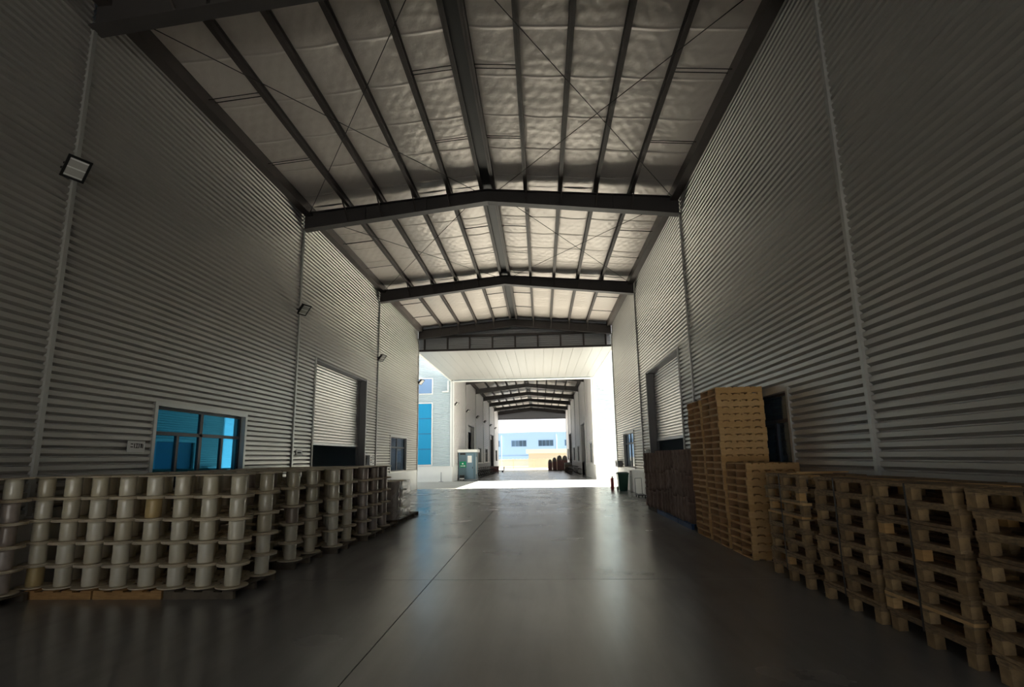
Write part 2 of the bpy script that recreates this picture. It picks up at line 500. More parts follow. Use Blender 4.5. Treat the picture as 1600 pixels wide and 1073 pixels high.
def make_door(X, s, yc, label, open_to, z0=0.0):
    DOOR_N[0] += 1
    a, b, zh = yc + DOOR[0], yc + DOOR[1], DOOR[3]
    d = struct('door_%d' % DOOR_N[0], label, 'roller door')
    D = 0.30
    lo = lambda u, v: (min(u, v), max(u, v))
    x0, x1 = lo(X + s * .02, X - s * D)
    MB().box(x0, x1, a - .05, a, z0, zh).build('jamb', M_JAMB, d)
    MB().box(x0, x1, b, b + .05, z0, zh).build('jamb', M_JAMB, d)
    MB().box(x0, x1, a - .05, b + .05, zh, zh + .05).build('lintel', M_JAMB, d)
    e0, e1 = lo(X + s * .035, X - s * .01)
    MB().box(e0, e1, a - .09, a - .03, z0, zh + .08).build('edge_trim', M_TRIMW, d)
    MB().box(e0, e1, b + .03, b + .09, z0, zh + .08).build('edge_trim', M_TRIMW, d)
    # curtain: curved slats
    mb = MB(); xc = X - s * (D - .02); z = open_to; p = 0.105
    while z < zh:
        zt = min(z + p, zh)
        n = 4
        for i in range(n):
            za, zb2 = z + (zt - z) * i / n, z + (zt - z) * (i + 1) / n
            oa, ob = [0.020 * math.sin(math.pi * t) for t in (i / n, (i + 1) / n)]
            q = [(xc + s * oa, a, za), (xc + s * oa, b, za), (xc + s * ob, b, zb2), (xc + s * ob, a, zb2)]
            mb.quad(*(q if s < 0 else q[::-1]))
        z = zt
    mb.build('shutter_curtain', M_SHUT, d)
    bx0, bx1 = lo(xc - .03, xc + .03)
    MB().box(bx0, bx1, a + .02, b - .02, open_to - .09, open_to).build('bottom_rail', M_SHUT, d)
    for q in (a, b - .06):
        gx0, gx1 = lo(xc - s * .05, xc + s * .05)
        MB().box(gx0, gx1, q, q + .06, z0, zh).build('guide_rail', M_JAMB, d)
    return d

near_cols = [YB + S * k for k in range(6)]      # -8.12 ... 29.38
near_open = {2: 'w', 3: 'd', 4: 'w'}
hall_wall('wall_left', 'long corrugated grey steel wall on the left of the near hall', XL, 1, near_cols, near_open)
hall_wall('wall_right', 'long corrugated grey steel wall on the right of the near hall', XR, -1, near_cols, near_open)
far_cols = [YF + S * k for k in range(7)]
far_open = {0: 'w', 1: 'd', 2: 'w', 3: 'w', 4: 'd', 5: 'w'}
hall_wall('wall_far_left', 'daylight-brightened corrugated wall on the left side of the far hall', XL, 1, far_cols, {1: 'd', 2: 'w', 3: 'w', 4: 'd', 5: 'w'}, floor_fn=zf, m=M_CLAD_LIT)
hall_wall('wall_far_right', 'daylight-brightened corrugated wall on the right side of the far hall', XR, -1, far_cols, far_open, floor_fn=zf, m=M_CLAD_LIT)
make_window(XL, 1, near_cols[2], 'blue mirrored window above the nearest spools on the left wall', M_GLASS)
make_window(XL, 1, near_cols[4], 'small-looking slate window near the far end of the left wall', M_GLASSD, False)
make_window(XR, -1, near_cols[2], 'dark window half hidden by the tall pale pallets', M_GLASSD)
make_window(XR, -1, near_cols[4], 'window above the green bin on the right wall', M_GLASSD, False)
make_door(XL, 1, near_cols[3], 'half-raised grey roller shutter on the left wall behind the spools', 2.38)
make_door(XR, -1, near_cols[3], 'half-raised grey roller shutter on the right wall behind brown bundles', 2.40)
for k, op in far_open.items():
    side = ['nearest', 'second', 'third', 'fourth', 'fifth', 'farthest'][k]
    for X, s, nm in ((XL, 1, 'left'), (XR, -1, 'right')):
        if op == 'w':
            if nm == 'left' and k == 0: continue
            make_window(X, s, far_cols[k], 'narrow-looking window in the %s bay of the far hall\'s %s wall' % (side, nm), M_GLASSD, False)
        else:
            make_door(X, s, far_cols[k], 'tall dark doorway in the %s bay of the far hall\'s %s wall' % (side, nm), 4.55, zf(far_cols[k] + 6))

# outer shells: the buildings behind the side walls (keep them dark and roofed)
def shell(name, label, x_in, x_out, y0, y1, zt=9.9):
    w = struct(name, label, 'wall')
    lo, hi = min(x_in, x_out), max(x_in, x_out)
    t = .15
    MB().box(x_out - t, x_out + t, y0, y1, -1, zt).build('outer_sheet', M_CLADW, w)
    MB().box(lo, hi, y0, y0 + t, -1, zt).build('end_sheet', M_CLADW, w)
    MB().box(lo, hi, y1 - t, y1, -1, zt).build('end_sheet', M_CLADW, w)
    MB().box(lo, hi, y0, y1, zt, zt + .1).build('roof_sheet', M_CLADW, w)
    return w
shell('wall_outer_left', 'building standing behind the left wall', XL - .45, XL - 15, YB, YD - .02)
shell('wall_outer_right', 'building standing behind the right wall', XR + .45, XR + 15, YB, YD - .02)
shell('wall_outer_far_left', 'building standing behind the far hall\'s left wall', XL - .45, XL - 18, YF + .32, YE)
shell('wall_outer_far_right', 'building standing behind the far hall\'s right wall', XR + .45, XR + 18, YF + .32, YE)
# end caps of the side walls at the mouth of the near hall and beyond
we = struct('wall_ends', 'white corner flashings at the mouth of the near hall', 'wall')
for X, s in ((XL, 1), (XR, -1)):
    MB().box(min(X - s * .5, X + s * .03), max(X - s * .5, X + s * .03), YD - .04, YD + .04, -.02, 8.3).build('corner_flashing', M_TRIMW, we)
    MB().box(min(X - s * .5, X + s * .02), max(X - s * .5, X + s * .02), YE - .04, YE + .04, -.6, 9.6).build('corner_flashing', M_TRIMW, we)

# ------------------------------------------------------------------ roofs
def rtop(d): return 9.55 + .09 * (HW - d)         # rafter top, d = distance from the ridge line
def rbot(d): return 8.98 + .114 * (HW - d)
PD = [5.74, 4.42, 3.34, 2.26, 1.19, 0.19]
PH = 0.20
def make_rafter(parent, Y, braces=True, side=0):
    mb = MB()
    for sg in (-1, 1):
        xe, xa = XC + sg * (HW - .02), XC
        for (zA0, zA1, zB0, zB1, hw) in ((rbot(HW) + .015, rtop(HW) - .015, rbot(0) + .015, rtop(0) - .015, .012),
                                         (rbot(HW), rbot(HW) + .02, rbot(0), rbot(0) + .02, .13),
                                         (rtop(HW) - .02, rtop(HW), rtop(0) - .02, rtop(0), .11)):
            p = [(xe, Y - hw, zA0), (xa, Y - hw, zB0), (xa, Y + hw, zB0), (xe, Y + hw, zA0), (xe, Y - hw, zA1), (xa, Y - hw, zB1), (xa, Y + hw, zB1), (xe, Y + hw, zA1)]
            if sg > 0: p = [p[1], p[0], p[3], p[2], p[5], p[4], p[7], p[6]]
            mb.hexa(p)
        for d in (HW * .33, HW * .66):
            x = XC + sg * d
            mb.box(x - .008, x + .008, Y - .1, Y + .1, rbot(d), rtop(d))
    r = mb.build('rafter', M_STEEL, parent)
    if braces:
        for sg in (-1, 1):
            for d in PD[1:5]:
                x = XC + sg * d
                for q in ((-1, 1) if side == 0 else (side,)):
                    MB().bar((x, Y + q * .10, rbot(d) + .06), (x + .05 * sg, Y + q * .50, rtop(d) + .03), .035).build('fly_brace', M_PURLIN, r)
    return r
def make_roof(label, y0, y1, cols, xbays, end_dark=False, rods=True):
    c = struct('ceiling', label, 'ceiling')
    for sg in (-1, 1):
        for i, d in enumerate(PD):
            x = XC + sg * d; z = rtop(d)
            if i == 0:
                mb = MB().box(min(x - sg * .12, x + sg * .12), max(x - sg * .12, x + sg * .12), y0, y1, 9.46, z + PH)
                mb.build('eave_purlin', M_PURLIN, c)
            else:
                mb = MB(); w = .055
                mb.box(x - .006, x + .006, y0, y1, z, z + PH)           # web
                mb.box(x - w, x + w, y0, y1, z, z + .018); mb.box(x - w, x + w, y0, y1, z + PH - .018, z + PH)
                mb.box(x + w - .01, x + w, y0, y1, z + .018, z + .045)
                mb.build('purlin', M_PURLIN, c)
    MB().box(XC - PD[-1], XC + PD[-1], y0, y1, rtop(0) + PH * .55, rtop(0) + PH * .55 + .012).build('ridge_plate', M_RIDGE, c)
    bays = [y for y in cols if y0 - .1 <= y <= y1 + .1]
    for k in range(len(bays) - 1):
        ya, yb = bays[k], bays[k + 1]
        for sg in (-1, 1):
            for i in range(len(PD) - 1):
                d0, d1 = PD[i], PD[i + 1]
                nx, ny = 6, 12
                mb = MB(); base = len(mb.v)
                for j in range(ny + 1):
                    for q in range(nx + 1):
                        t = q / nx; d = d0 + (d1 - d0) * t
                        sag = -.05 * math.sin(math.pi * t) * (0.6 + .4 * math.sin(j * 2.1 + i * 1.7 + k * 3.1 + sg))
                        mb.v.append((XC + sg * d, ya + (yb - ya) * j / ny, rtop(d) + PH + .012 + sag))
                for j in range(ny):
                    for q in range(nx):
                        a = j * (nx + 1) + q; f = (a, a + 1, a + nx + 2, a + nx + 1)
                        mb.smooth.add(len(mb.f)); mb.f.append(f if sg > 0 else f[::-1])
                mb.build('insulation_panel', M_INSUL, c)
        if rods:
            for sg in (-1, 1):
                for d0, d1 in ((PD[0], PD[1]), (PD[4], PD[5])):
                    for fr in (.34, .66):
                        y = ya + (yb - ya) * fr
                        mb = MB()
                        for off, hz in ((-.10, .05), (.11, .14)):
                            mb.tube((XC + sg * d0, y + off, rtop(d0) + hz), (XC + sg * d1, y + off, rtop(d1) + hz), .011, n=5)
                        mb.build('sag_rods', M_ROD, c)
        if ya in xbays:
            for sg in (-1, 1):
                for ra, rb in (((HW - .25), .35), (.35, (HW - .25))):
                    MB().tube((XC + sg * ra, ya + .15, rtop(ra) - .06), (XC + sg * rb, yb - .15, rtop(rb) - .06), .010, n=5).build('bracing_rod', M_ROD, c)
    # outer steel sheet that keeps the sky out
    mb = MB()
    for sg in (-1, 1):
        xe, xa = XC + sg * (HW + .7), XC
        z0, z1 = rtop(HW + .7) + PH + .08, rtop(0) + PH + .1
        y1e = y1 + .35
        p = [(xe, y0, z0), (xa, y0, z1), (xa, y1e, z1), (xe, y1e, z0), (xe, y0, z0 + .05), (xa, y0, z1 + .05), (xa, y1e, z1 + .05), (xe, y1e, z0 + .05)]
        if sg > 0: p = [p[1], p[0], p[3], p[2], p[5], p[4], p[7], p[6]]
        mb.hexa(p)
    mb.build('roof_sheet', M_CLADW, c)
    return c
c1 = make_roof('steel framed roof of the near hall lined with silvery insulation', YB, YD, near_cols, near_cols[2:4])
for y in near_cols[:-1]: make_rafter(c1, y)
rD = make_rafter(c1, YD - .12, True, -1)
c2 = make_roof('steel framed roof of the far hall with dark beams', YF, YE, far_cols, [], rods=False)
for k, y in enumerate(far_cols): make_rafter(c2, y + (.15 if k == 0 else 0) - (.15 if k == 6 else 0), k < 6)

# header sheets at the ends of the halls
def header(name, label, Y, zt, zb, m, mull=True, trim=M_STEEL):
    h = struct(name, label, 'header')
    mb = MB(); n = 0
    z = zb
    p = rib_profile(zb, zt + .9, .025)
    for (o0, a), (o1, b) in zip(p, p[1:]):
        # clip to the roof line by trapezoids
        mb.quad((XL, Y + o0, a), (XR, Y + o0, a), (XR, Y + o1, b), (XL, Y + o1, b)) if b <= 9.6 else None
    for sg in (-1, 1):
        mb.quad(*( [(XC, Y, 9.45), (XC + sg * HW, Y, 9.45), (XC + sg * HW, Y, 9.92), (XC, Y, 10.44)][::sg] ))
    mb.build('header_sheet', m, h)
    MB().box(XL, XR, Y - .07, Y - .01, zb - .02, zb + .10).build('bottom_rail', M_STRIP if trim is None else trim, h)
    if mull:
        MB().box(XL, XR, Y - .09, Y - .01, 9.10, 9.24).build('top_rail', M_STEEL, h)
        for x in (-7.0, -5.57, -4.2, -2.8, -1.4, -.02, 1.36, 2.75, 4.08):
            MB().box(x - .05, x + .05, Y - .09, Y - .01, zb + .1, 9.10).build('mullion', M_STEEL, h)
    return h
header('trim_1', 'grey gable panels over the mouth of the near hall', YD + .12, 9.15, 8.27, M_HEADER)
header('trim_2', 'white fascia over the mouth of the far hall', YF - .02, 9.15, 8.12, M_CLADW, False, M_TRIMW)
header('trim_3', 'grey gable sheet over the far exit', YE + .05, 9.15, 8.2, M_HEADER, False)

# unseen back end behind the camera, opening sized to light the hall
wb = struct('wall_back', 'unseen end wall behind the viewer, its opening sized for light', 'wall')
MB().box(XL, XR, YB - .1, YB, 3.6, 9.6).build('end_sheet', M_CLAD, wb)

# canopy over the street
cn = struct('ceiling_canopy', 'white panelled canopy over the street between the two halls', 'canopy')
MB().box(XL - .12, XR + .1, YD + .2, YF - .03, 8.34, 8.62).build('canopy_deck', M_TRIMW, cn)
npan = 20
wx = (XR + .1 - XL + .12) / npan
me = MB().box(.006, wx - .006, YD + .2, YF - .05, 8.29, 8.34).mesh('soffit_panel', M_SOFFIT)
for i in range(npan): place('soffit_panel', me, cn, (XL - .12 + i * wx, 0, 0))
for X in (XL - .16, XR + .14):
    MB().box(X - .05, X + .05, YD + .2, YF - .05, 8.24, 8.66).build('edge_fascia', M_TRIMW, cn)

# facades either side of the far hall
def facade(name, label, x0, x1, wins):
    w = struct(name, label, 'wall')
    mb = MB(); Y = YF + .02
    clad_y(mb, Y, x0, x1, PL, 10.6)
    mb.build('cladding_panel', M_CLADW, w)
    MB().box(x0, x1, Y - .05, Y - .025, -.6, PL).build('plinth', M_PLINTH, w)
    MB().box(x0, x1, Y - .08, Y + .02, PL, PL + .04).build('drip_flashing', M_TRIMW, w)
    xi = x1 if x1 < 0 else x0
    MB().box(xi - .16, xi + .16, Y - .05, Y - .005, PL, 10.6).build('corner_trim', M_TRIMW, w)
    for (a, b, z0, z1, g, nt_) in wins:
        t = .08
        f = MB()
        f.box(a - t, a, Y - .06, Y + .03, z0 - t, z1 + t); f.box(b, b + t, Y - .06, Y + .03, z0 - t, z1 + t)
        f.box(a, b, Y - .06, Y + .03, z1, z1 + t); f.box(a, b, Y - .06, Y + .03, z0 - t, z0)
        fo = f.build('window_frame', M_TRIMW, w)
        n = nt_; hh = (z1 - z0) / n
        for q in range(n):
            MB().box(a, b, Y - .03, Y - .015, z0 + q * hh + .02, z0 + (q + 1) * hh - .02).build('pane', g, fo)
        for q in range(1, n):
            MB().box(a, b, Y - .04, Y - .01, z0 + q * hh - .02, z0 + q * hh + .02).build('transom', M_GLASSD, fo)
    return w
facade('wall_facade_left', 'pale blue-white ribbed facade left of the far hall', XL - 18, XL - .02,
       [(-10.9, -9.12, 7.2, 8.45, M_GLASSG, 1), (-10.9, -9.12, 1.25, 6.35, M_GLASSF, 4)])
facade('wall_facade_right', 'bright white ribbed facade right of the far hall', XR + .02, XR + 18, [])
#--OBJECTS--

# ------------------------------------------------------------------ flood lamps on the left walls
def make_lamp_meshes():
    d = {}
    d['arm'] = MB().bar((0, 0, 0), (.17, 0, -.02), .05, .03).bar((.17, -.13, 0), (.17, .13, 0), .03).mesh('bracket', M_BLACK)
    b = MB()
    b.hexa([(-.19, -.15, 0), (.19, -.15, 0), (.19, .15, 0), (-.19, .15, 0), (-.13, -.10, .11), (.13, -.10, .11), (.13, .10, .11), (-.13, .10, .11)])
    for i in range(5): b.box(-.12 + i * .055, -.10 + i * .055, -.09, .09, .11, .14)
    d['body'] = b.mesh('housing', M_BLACK)
    f = MB(); e = .034
    f.box(-.19, .19, -.15, -.15 + e, -.02, 0); f.box(-.19, .19, .15 - e, .15, -.02, 0); f.box(-.19, -.19 + e, -.13, .13, -.02, 0); f.box(.19 - e, .19, -.13, .13, -.02, 0)
    d['rim'] = f.mesh('rim', M_BLACK)
    d['glass'] = MB().box(-.17, .17, -.13, .13, -.012, -.002).mesh('lens', M_LAMPGLASS)
    d['bar'] = MB().box(-.01, .01, -.115, .115, -.018, -.012).mesh('lens_bar', M_WHITE)
    return d
LAMP = make_lamp_meshes()
def flood_lamp(y, label, group):
    r = tag(empty('flood_lamp', (XL + .04, y - .24, 6.33)), label, 'lamp', group)
    place('bracket', LAMP['arm'], r)
    n = Vector((.62, -.30, -.72)).normalized()     # lens looks down into the hall
    q = (-n).to_track_quat('Z', 'X').to_euler()
    h = place('housing', LAMP['body'], r, (.24, 0, -.03), rot=q)
    place('rim', LAMP['rim'], h); place('lens', LAMP['glass'], h)
    for bx_ in (-.135, 0, .135): place('lens_bar', LAMP['bar'], h, (bx_, 0, 0))
for k, y in enumerate(near_cols[2:]):
    flood_lamp(y - (.06 if k == 3 else 0), ['flood lamp nearest the viewer, high on the left wall', 'second flood lamp along the near left wall, before the roller shutter',
               'third flood lamp along the left wall, beyond the roller shutter', 'flood lamp at the mouth of the near hall on the left'][k], 'flood lamps on the left wall')
for k, y in enumerate(far_cols[:6]):
    flood_lamp(y + (.8 if k == 0 else 0), '%s flood lamp along the far hall\'s left wall' % ORD[k].capitalize(), 'flood lamps of the far hall')

# ------------------------------------------------------------------ pallets under the spools
SP_H = .11
def low_pallet_meshes(L, D):
    fr = MB().box(-L / 2, L / 2, -.03, .03, 0, SP_H - .02)
    dk = MB().box(-.075, .075, -D / 2, D / 2, SP_H - .02, SP_H)
    return fr, dk
LP = {}
def low_pallet(x, y, L, D, wood, label, group, rz=0):
    key = (L, D, wood.name)
    if key not in LP:
        a, b = low_pallet_meshes(L, D)
        LP[key] = (a.mesh('bearer', wood), b.mesh('deck_board', wood))
    r = tag(empty('low_pallet', (x, y, 0), rz), label, 'pallet', group)
    for yy in (-D / 2 + .03, 0, D / 2 - .03): place('bearer', LP[key][0], r, (0, yy, 0))
    n = max(3, int(L / .2))
    for i in range(n): place('deck_board', LP[key][1], r, (-L / 2 + .075 + (L - .15) * i / (n - 1), 0, 0))
    return r
GP = 'low pallets under the spools'
for i, x in enumerate((-4.56, -5.54, -6.52)):
    low_pallet(x, 7.17, .95, 1.06, (M_DARKW, M_ORANGE, M_ORANGE)[i], ['dark low pallet under the right end of the nearest spool pile',
               'orange pine low pallet under the middle of the nearest spools', 'orange pine low pallet at the far left under the nearest spools'][i], GP)
low_pallet(-7.12, 6.22, .44, .78, M_DARKW, 'dark low pallet at the left frame edge under two spool columns', GP)
PILES = [  # x of right-most column, front y, rows, layers, pile word, material
    (-4.24, 6.86, 3, 5, 'nearest', 8),
    (-4.32, 8.58, 3, 5, 'second', 3),
    (-4.16, 9.93, 3, 5, 'third', 3),
    (-4.09, 11.40, 6, 5, 'fourth', 2),
]
for (x, y, D, w) in ((-4.62, 8.89, 1.05, 'second'), (-4.46, 10.24, 1.05, 'third'), (-4.39, 11.72, 1.10, 'fourth'), (-4.39, 12.88, 1.10, 'fourth, at its back')):
    low_pallet(x, y, 1.0, D, M_DARKW, 'dark low pallet at the right end of the %s spool pile' % w, GP)
    low_pallet(x - 1.15, y, 1.1, D, M_DARKW, 'dark low pallet in the middle of the %s spool pile' % w, GP)
    low_pallet(-6.85, y, .9, D, M_DARKW, 'dark low pallet by the wall in the %s spool pile' % w, GP)

# ------------------------------------------------------------------ spools
SH, SR, DR = .30, .202, .098
_fl = [(.03, 0), (SR - .004, 0), (SR, .004), (SR, .015), (SR - .004, .019), (.03, .019)]
ME_FL = MB().lathe(_fl, 22).mesh('flange', M_FLANGE)
def drum_mesh(m):
    return MB().lathe([(DR * .96, .016), (DR, .03), (DR * 1.015, .10), (DR * .99, .17), (DR * 1.01, .24), (DR * .96, SH - .016)], 20).mesh('drum', m)
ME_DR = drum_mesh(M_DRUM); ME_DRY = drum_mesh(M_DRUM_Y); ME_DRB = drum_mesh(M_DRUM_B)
LAY = ['bottom', 'second', 'third', 'fourth', 'top']
ROWW = ['front', 'second', 'third', 'fourth', 'fifth', 'sixth']
def spool(x, y, z, label, group, dm=None, sz=1.0):
    r = tag(empty('wire_spool', (x, y, z), random.randrange(4) * math.pi / 2), label, 'spool', group)
    if sz != 1.0: r.scale = (1, 1, sz)
    place('drum', dm or ME_DR, r)
    place('flange', ME_FL, r)
    place('flange', ME_FL, r, (0, 0, SH - .019))
    return r
PX, PY = .407, .356
rest = {}
for (x0, y0, rows, layers, word, ncols) in PILES:
    total = 8
    for rr in range(rows):
        for c in range(total):
            x = x0 - PX * c - (PX / 2 if rr % 2 else 0)
            if x < XL + .21: continue
            y = y0 + PY * rr
            for l in range(layers):
                jx, jy = random.uniform(-.0015, .0015), random.uniform(-.004, .004)
                if c < ncols and not (word == 'nearest' and rr == 2 and c > 3):
                    dm = ME_DRB if (word == 'fourth' or (word == 'second' and random.random() < .25)) else None
                    yel = word == 'nearest' and rr == 0 and (c, l) in ((7, 0), (3, 3))
                    if yel: dm = ME_DRY
                    spool(x + jx, y + jy, SP_H + SH * l, ('yellowish' if yel else 'pale') +
                          ' spool, %s pile, %s row, %s column from right, %s layer' % (word, ROWW[rr], ORD[c], LAY[l]),
                          'spools of the %s pile' % word, dm)
                else:
                    rest.setdefault(word, []).append((x + jx, y + jy, SP_H + SH * l))
for i, y in enumerate((6.44, 6.03)):
    for l in range(5):
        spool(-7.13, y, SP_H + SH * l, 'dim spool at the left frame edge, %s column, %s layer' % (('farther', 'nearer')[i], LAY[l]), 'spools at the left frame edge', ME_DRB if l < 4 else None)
for word, lst in rest.items():
    mb = MB(); md = MB()
    for (x, y, z) in lst:
        mb.lathe([(.03, z), (SR, z), (SR, z + .016), (.03, z + .016)], 14, x, y)
        mb.lathe([(.03, z + SH - .016), (SR, z + SH - .016), (SR, z + SH), (.03, z + SH)], 14, x, y)
        md.lathe([(DR, z + .016), (DR, z + SH - .016)], 12, x, y)
    st = tag(empty('spool_mass', (-6.5, lst[0][1], 0)), 'spools massed by the wall behind the %s pile\'s visible columns' % word, 'spools', kind='stuff')
    for o in (mb.build('flanges', M_FLANGE, st, (6.5, -lst[0][1], 0)), md.build('drums', M_DRUM, st, (6.5, -lst[0][1], 0))): o['kind'] = 'stuff'

# fifth pile, wrapped in stretch film
Z5 = .86
for (y, w) in ((14.35, 'front'), (15.6, 'back')):
    low_pallet(-4.55, y, 1.15, 1.1, M_DARKW, 'dark low pallet under the %s of the film-wrapped spools' % w, GP)
for rr in range(4):
    for c in range(2):
        x = -4.22 - PX * c - (PX / 2 if rr % 2 else 0)
        for l in range(4):
            spool(x, 14.12 + PY * rr, SP_H + SH * Z5 * l, 'film-wrapped spool, %s row, %s column, %s layer' % (ROWW[rr], ('right', 'left')[c], LAY[l] if l < 3 else 'top'),
                  'film-wrapped spools', ME_DRB, Z5)
spool(-4.62, 14.12, SP_H + SH * Z5 * 4, 'single spool standing on top of the film-wrapped spools', 'film-wrapped spools', ME_DR, .5)
def wrap_mesh(x0, x1, y0, y1, z0, z1, r=.18):
    mb = MB(); n = 40; nz = 14
    rnd = random.Random(3)
    for j in range(nz + 1):
        z = z0 + (z1 - z0) * j / nz
        for i in range(n):
            a = 2 * math.pi * i / n
            cx, sy = math.cos(a), math.sin(a)
            e = .35
            px = (x0 + x1) / 2 + (x1 - x0) / 2 * math.copysign(abs(cx) ** e, cx)
            py = (y0 + y1) / 2 + (y1 - y0) / 2 * math.copysign(abs(sy) ** e, sy)
            w = rnd.uniform(-.012, .012)
            mb.v.append((px + w, py + rnd.uniform(-.012, .012), z))
    for j in range(nz):
        for i in range(n):
            k = (i + 1) % n
            mb.f.append((j * n + i, j * n + k, (j + 1) * n + k, (j + 1) * n + i))
    return mb
tag(wrap_mesh(-4.86, -3.99, 13.88, 15.42, SP_H, SP_H + SH * Z5 * 4 + .01).build('stretch_wrap', M_FILM),
    'clear wrinkled stretch film around the last low spool pile', 'film')

# ------------------------------------------------------------------ weathered block pallets on the right
WL_, WW_, WH_ = 1.05, .88, .183        # along y, along x, height
ME_OD = MB().box(-.06, .06, -WL_ / 2, WL_ / 2, 0, .033).mesh('deck_board', M_OLD)
ME_OS = MB().box(-WW_ / 2, WW_ / 2, -.05, .05, 0, .022).mesh('stringer_board', M_OLD)
ME_OB = MB().box(-.045, .045, -.05, .05, 0, .10).mesh('block', M_BLOCK)
ME_OBT = MB().box(-.045, .045, -.05, .05, 0, .128).mesh('block', M_BLOCK)
ME_OBB = MB().box(-.05, .05, -WL_ / 2, WL_ / 2, 0, .028).mesh('bottom_board', M_OLD)
ME_OBN = MB().box(-.045, .045, -.05, .05, 0, .10).mesh('block', M_NEW)
ME_ODN = MB().box(-.06, .06, -WL_ / 2, WL_ / 2, 0, .033).mesh('deck_board', M_NEW)
def block_pallet(x, y, z, rz, label, group, bottom=False, top=False):
    r = tag(empty('wooden_pallet', (x, y, z), rz), label, 'pallet', group)
    zb = 0 if bottom else .028
    for ix in (-WW_ / 2 + .05, 0, WW_ / 2 - .05):
        if not bottom: place('bottom_board', ME_OBB, r, (ix, 0, 0))
        for iy in (-WL_ / 2 + .06, 0, WL_ / 2 - .06):
            place('block', ME_OBT if bottom else (ME_OBN if random.random() < .09 else ME_OB), r, (ix, iy + random.uniform(-.012, .012), zb))
    for iy in (-WL_ / 2 + .055, 0, WL_ / 2 - .055): place('stringer_board', ME_OS, r, (0, iy, .128))
    for i in range(6): place('deck_board', ME_ODN if random.random() < (.3 if top else .05) else ME_OD, r, (-WW_ / 2 + .06 + (WW_ - .12) * i / 5, 0, .150))
    return r
STK = [(3.93, 7.58, 'stack beside the pale pallets'), (3.93, 6.22, 'middle weathered stack'), (3.94, 5.06, 'third weathered stack'), (3.95, 3.86, 'stack cut by the right edge')]
FLW = ['bottom', 'second from floor', 'third from floor', 'fourth from floor', 'fifth from floor', 'sixth from floor', 'seventh from floor', 'top']
for (x, y, w) in STK:
    for l in range(8):
        block_pallet(x + random.uniform(-.025, .012), y + random.uniform(-.03, .03), WH_ * l, random.uniform(-.02, .02),
                     'worn brown wooden pallet, %s, in the %s' % (FLW[l], w), w, l == 0, l == 7)
    t = WH_ * 8
    xs_, xe_ = x - WW_ / 2 - .04, min(x + WW_ / 2 + .02, XR - .01)
    sb = MB()
    sb.box(xs_, xs_ + .003, y - .012, y + .012, .14, t + .004); sb.box(xs_, xe_, y - .012, y + .012, t + .001, t + .004); sb.box(xe_ - .003, xe_, y - .012, y + .012, .14, t + .004)
    tag(sb.build('packing_strap', M_STRAP), 'dark packing strap around the %s' % w, 'strap', 'packing straps')
for i, (x, y, rz) in enumerate(((3.82, 7.42, .15), (3.9, 7.25, -.08))):
    tag(MB().box(-.32, .32, -.04, .04, 0, .018).build('loose_board', M_NEW, None, (x, y, WH_ * 8 + .005 + i * .02), rz),
        ['lower', 'upper'][i] + ' loose pale board lying on the stack beside the pale pallets', 'board', 'loose boards')

# ------------------------------------------------------------------ pale stringer pallets
TH = .1335
TX, TY = .90, .93
ME_TS = MB().box(-TX / 2, TX / 2, -.0225, .0225, 0, .0975).mesh('stringer', M_NEW)
ME_TD = MB().box(-.044, .044, -TY / 2, TY / 2, 0, .018).mesh('deck_board', M_NEW)
ME_TS2 = MB().box(-TX / 2, TX / 2, -.0225, .0225, 0, .0975).mesh('stringer', M_PINE_RECESS)
def stringer_pallet(x, y, z, rz, label, group):
    r = tag(empty('pine_pallet', (x, y, z), rz), label, 'pallet', group)
    for i in range(5): place('bottom_board', ME_TD, r, (-TX / 2 + .05 + (TX - .1) * i / 4, 0, 0))
    for iy in (-TY / 2 + .0225, 0, TY / 2 - .0225): place('stringer', ME_TS if iy < -.1 else ME_TS2, r, (0, iy, .018))  # inner stringers take the pine with painted-in recess shade
    for i in range(8): place('deck_board', ME_TD, r, (-TX / 2 + .046 + (TX - .092) * i / 7, 0, .1155))
    return r
def ordl(l, n): return 'top' if l == n - 1 else ('bottom' if l == 0 else ORD[l] + ' from floor')
for (x, y, n, w, gx) in ((3.96, 11.45, 22, 'far tall pale stack', .012), (3.955, 10.40, 23, 'front tall pale stack', .012), (3.96, 9.36, 12, 'low pale stack', .012)):
    for l in range(n):
        sh = .07 if (w.startswith('low') and l >= 10) else 0
        lean = -.05 * l / n if n > 15 else 0
        stringer_pallet(min(x + random.uniform(-gx, gx) + sh + lean * .5, XR - .455), y + random.uniform(-.012, .012), TH * l, random.uniform(-.008, .008),
                        'pale pine pallet, %s, in the %s' % (ordl(l, n), w), 'pale pallets, ' + w)

# ------------------------------------------------------------------ brown bundles on blue pallets
def bundle_mesh(seed, w=.272, d=.80, h=.575):
    rnd = random.Random(seed); mb = MB(); n = 40; nz = 6
    ph = rnd.uniform(0, 6)
    base = []
    for i in range(n):
        a = 2 * math.pi * i / n; c, s_ = math.cos(a), math.sin(a); e = .28
        fl_ = 1 + .05 * math.sin(i * 2.5 + ph)
        base.append((d / 2 * math.copysign(abs(c) ** e, c) * fl_, w / 2 * math.copysign(abs(s_) ** e, s_) * fl_))
    for j in range(nz + 1):
        ox, oy = rnd.uniform(-.022, .022), rnd.uniform(-.009, .009)
        for (px, py) in base: mb.v.append((px * .97 + ox, py * .97 + oy, h * j / nz))
    for j in range(nz):
        for i in range(n):
            k = (i + 1) % n; mb.smooth.add(len(mb.f)); mb.f.append((j * n + i, j * n + k, (j + 1) * n + k, (j + 1) * n + i))
    mb.f.append(tuple(n - 1 - i for i in range(n))); mb.f.append(tuple(nz * n + i for i in range(n)))
    return mb.mesh('brown_bundle', M_BROWN)
BME = [bundle_mesh(i) for i in range(5)]
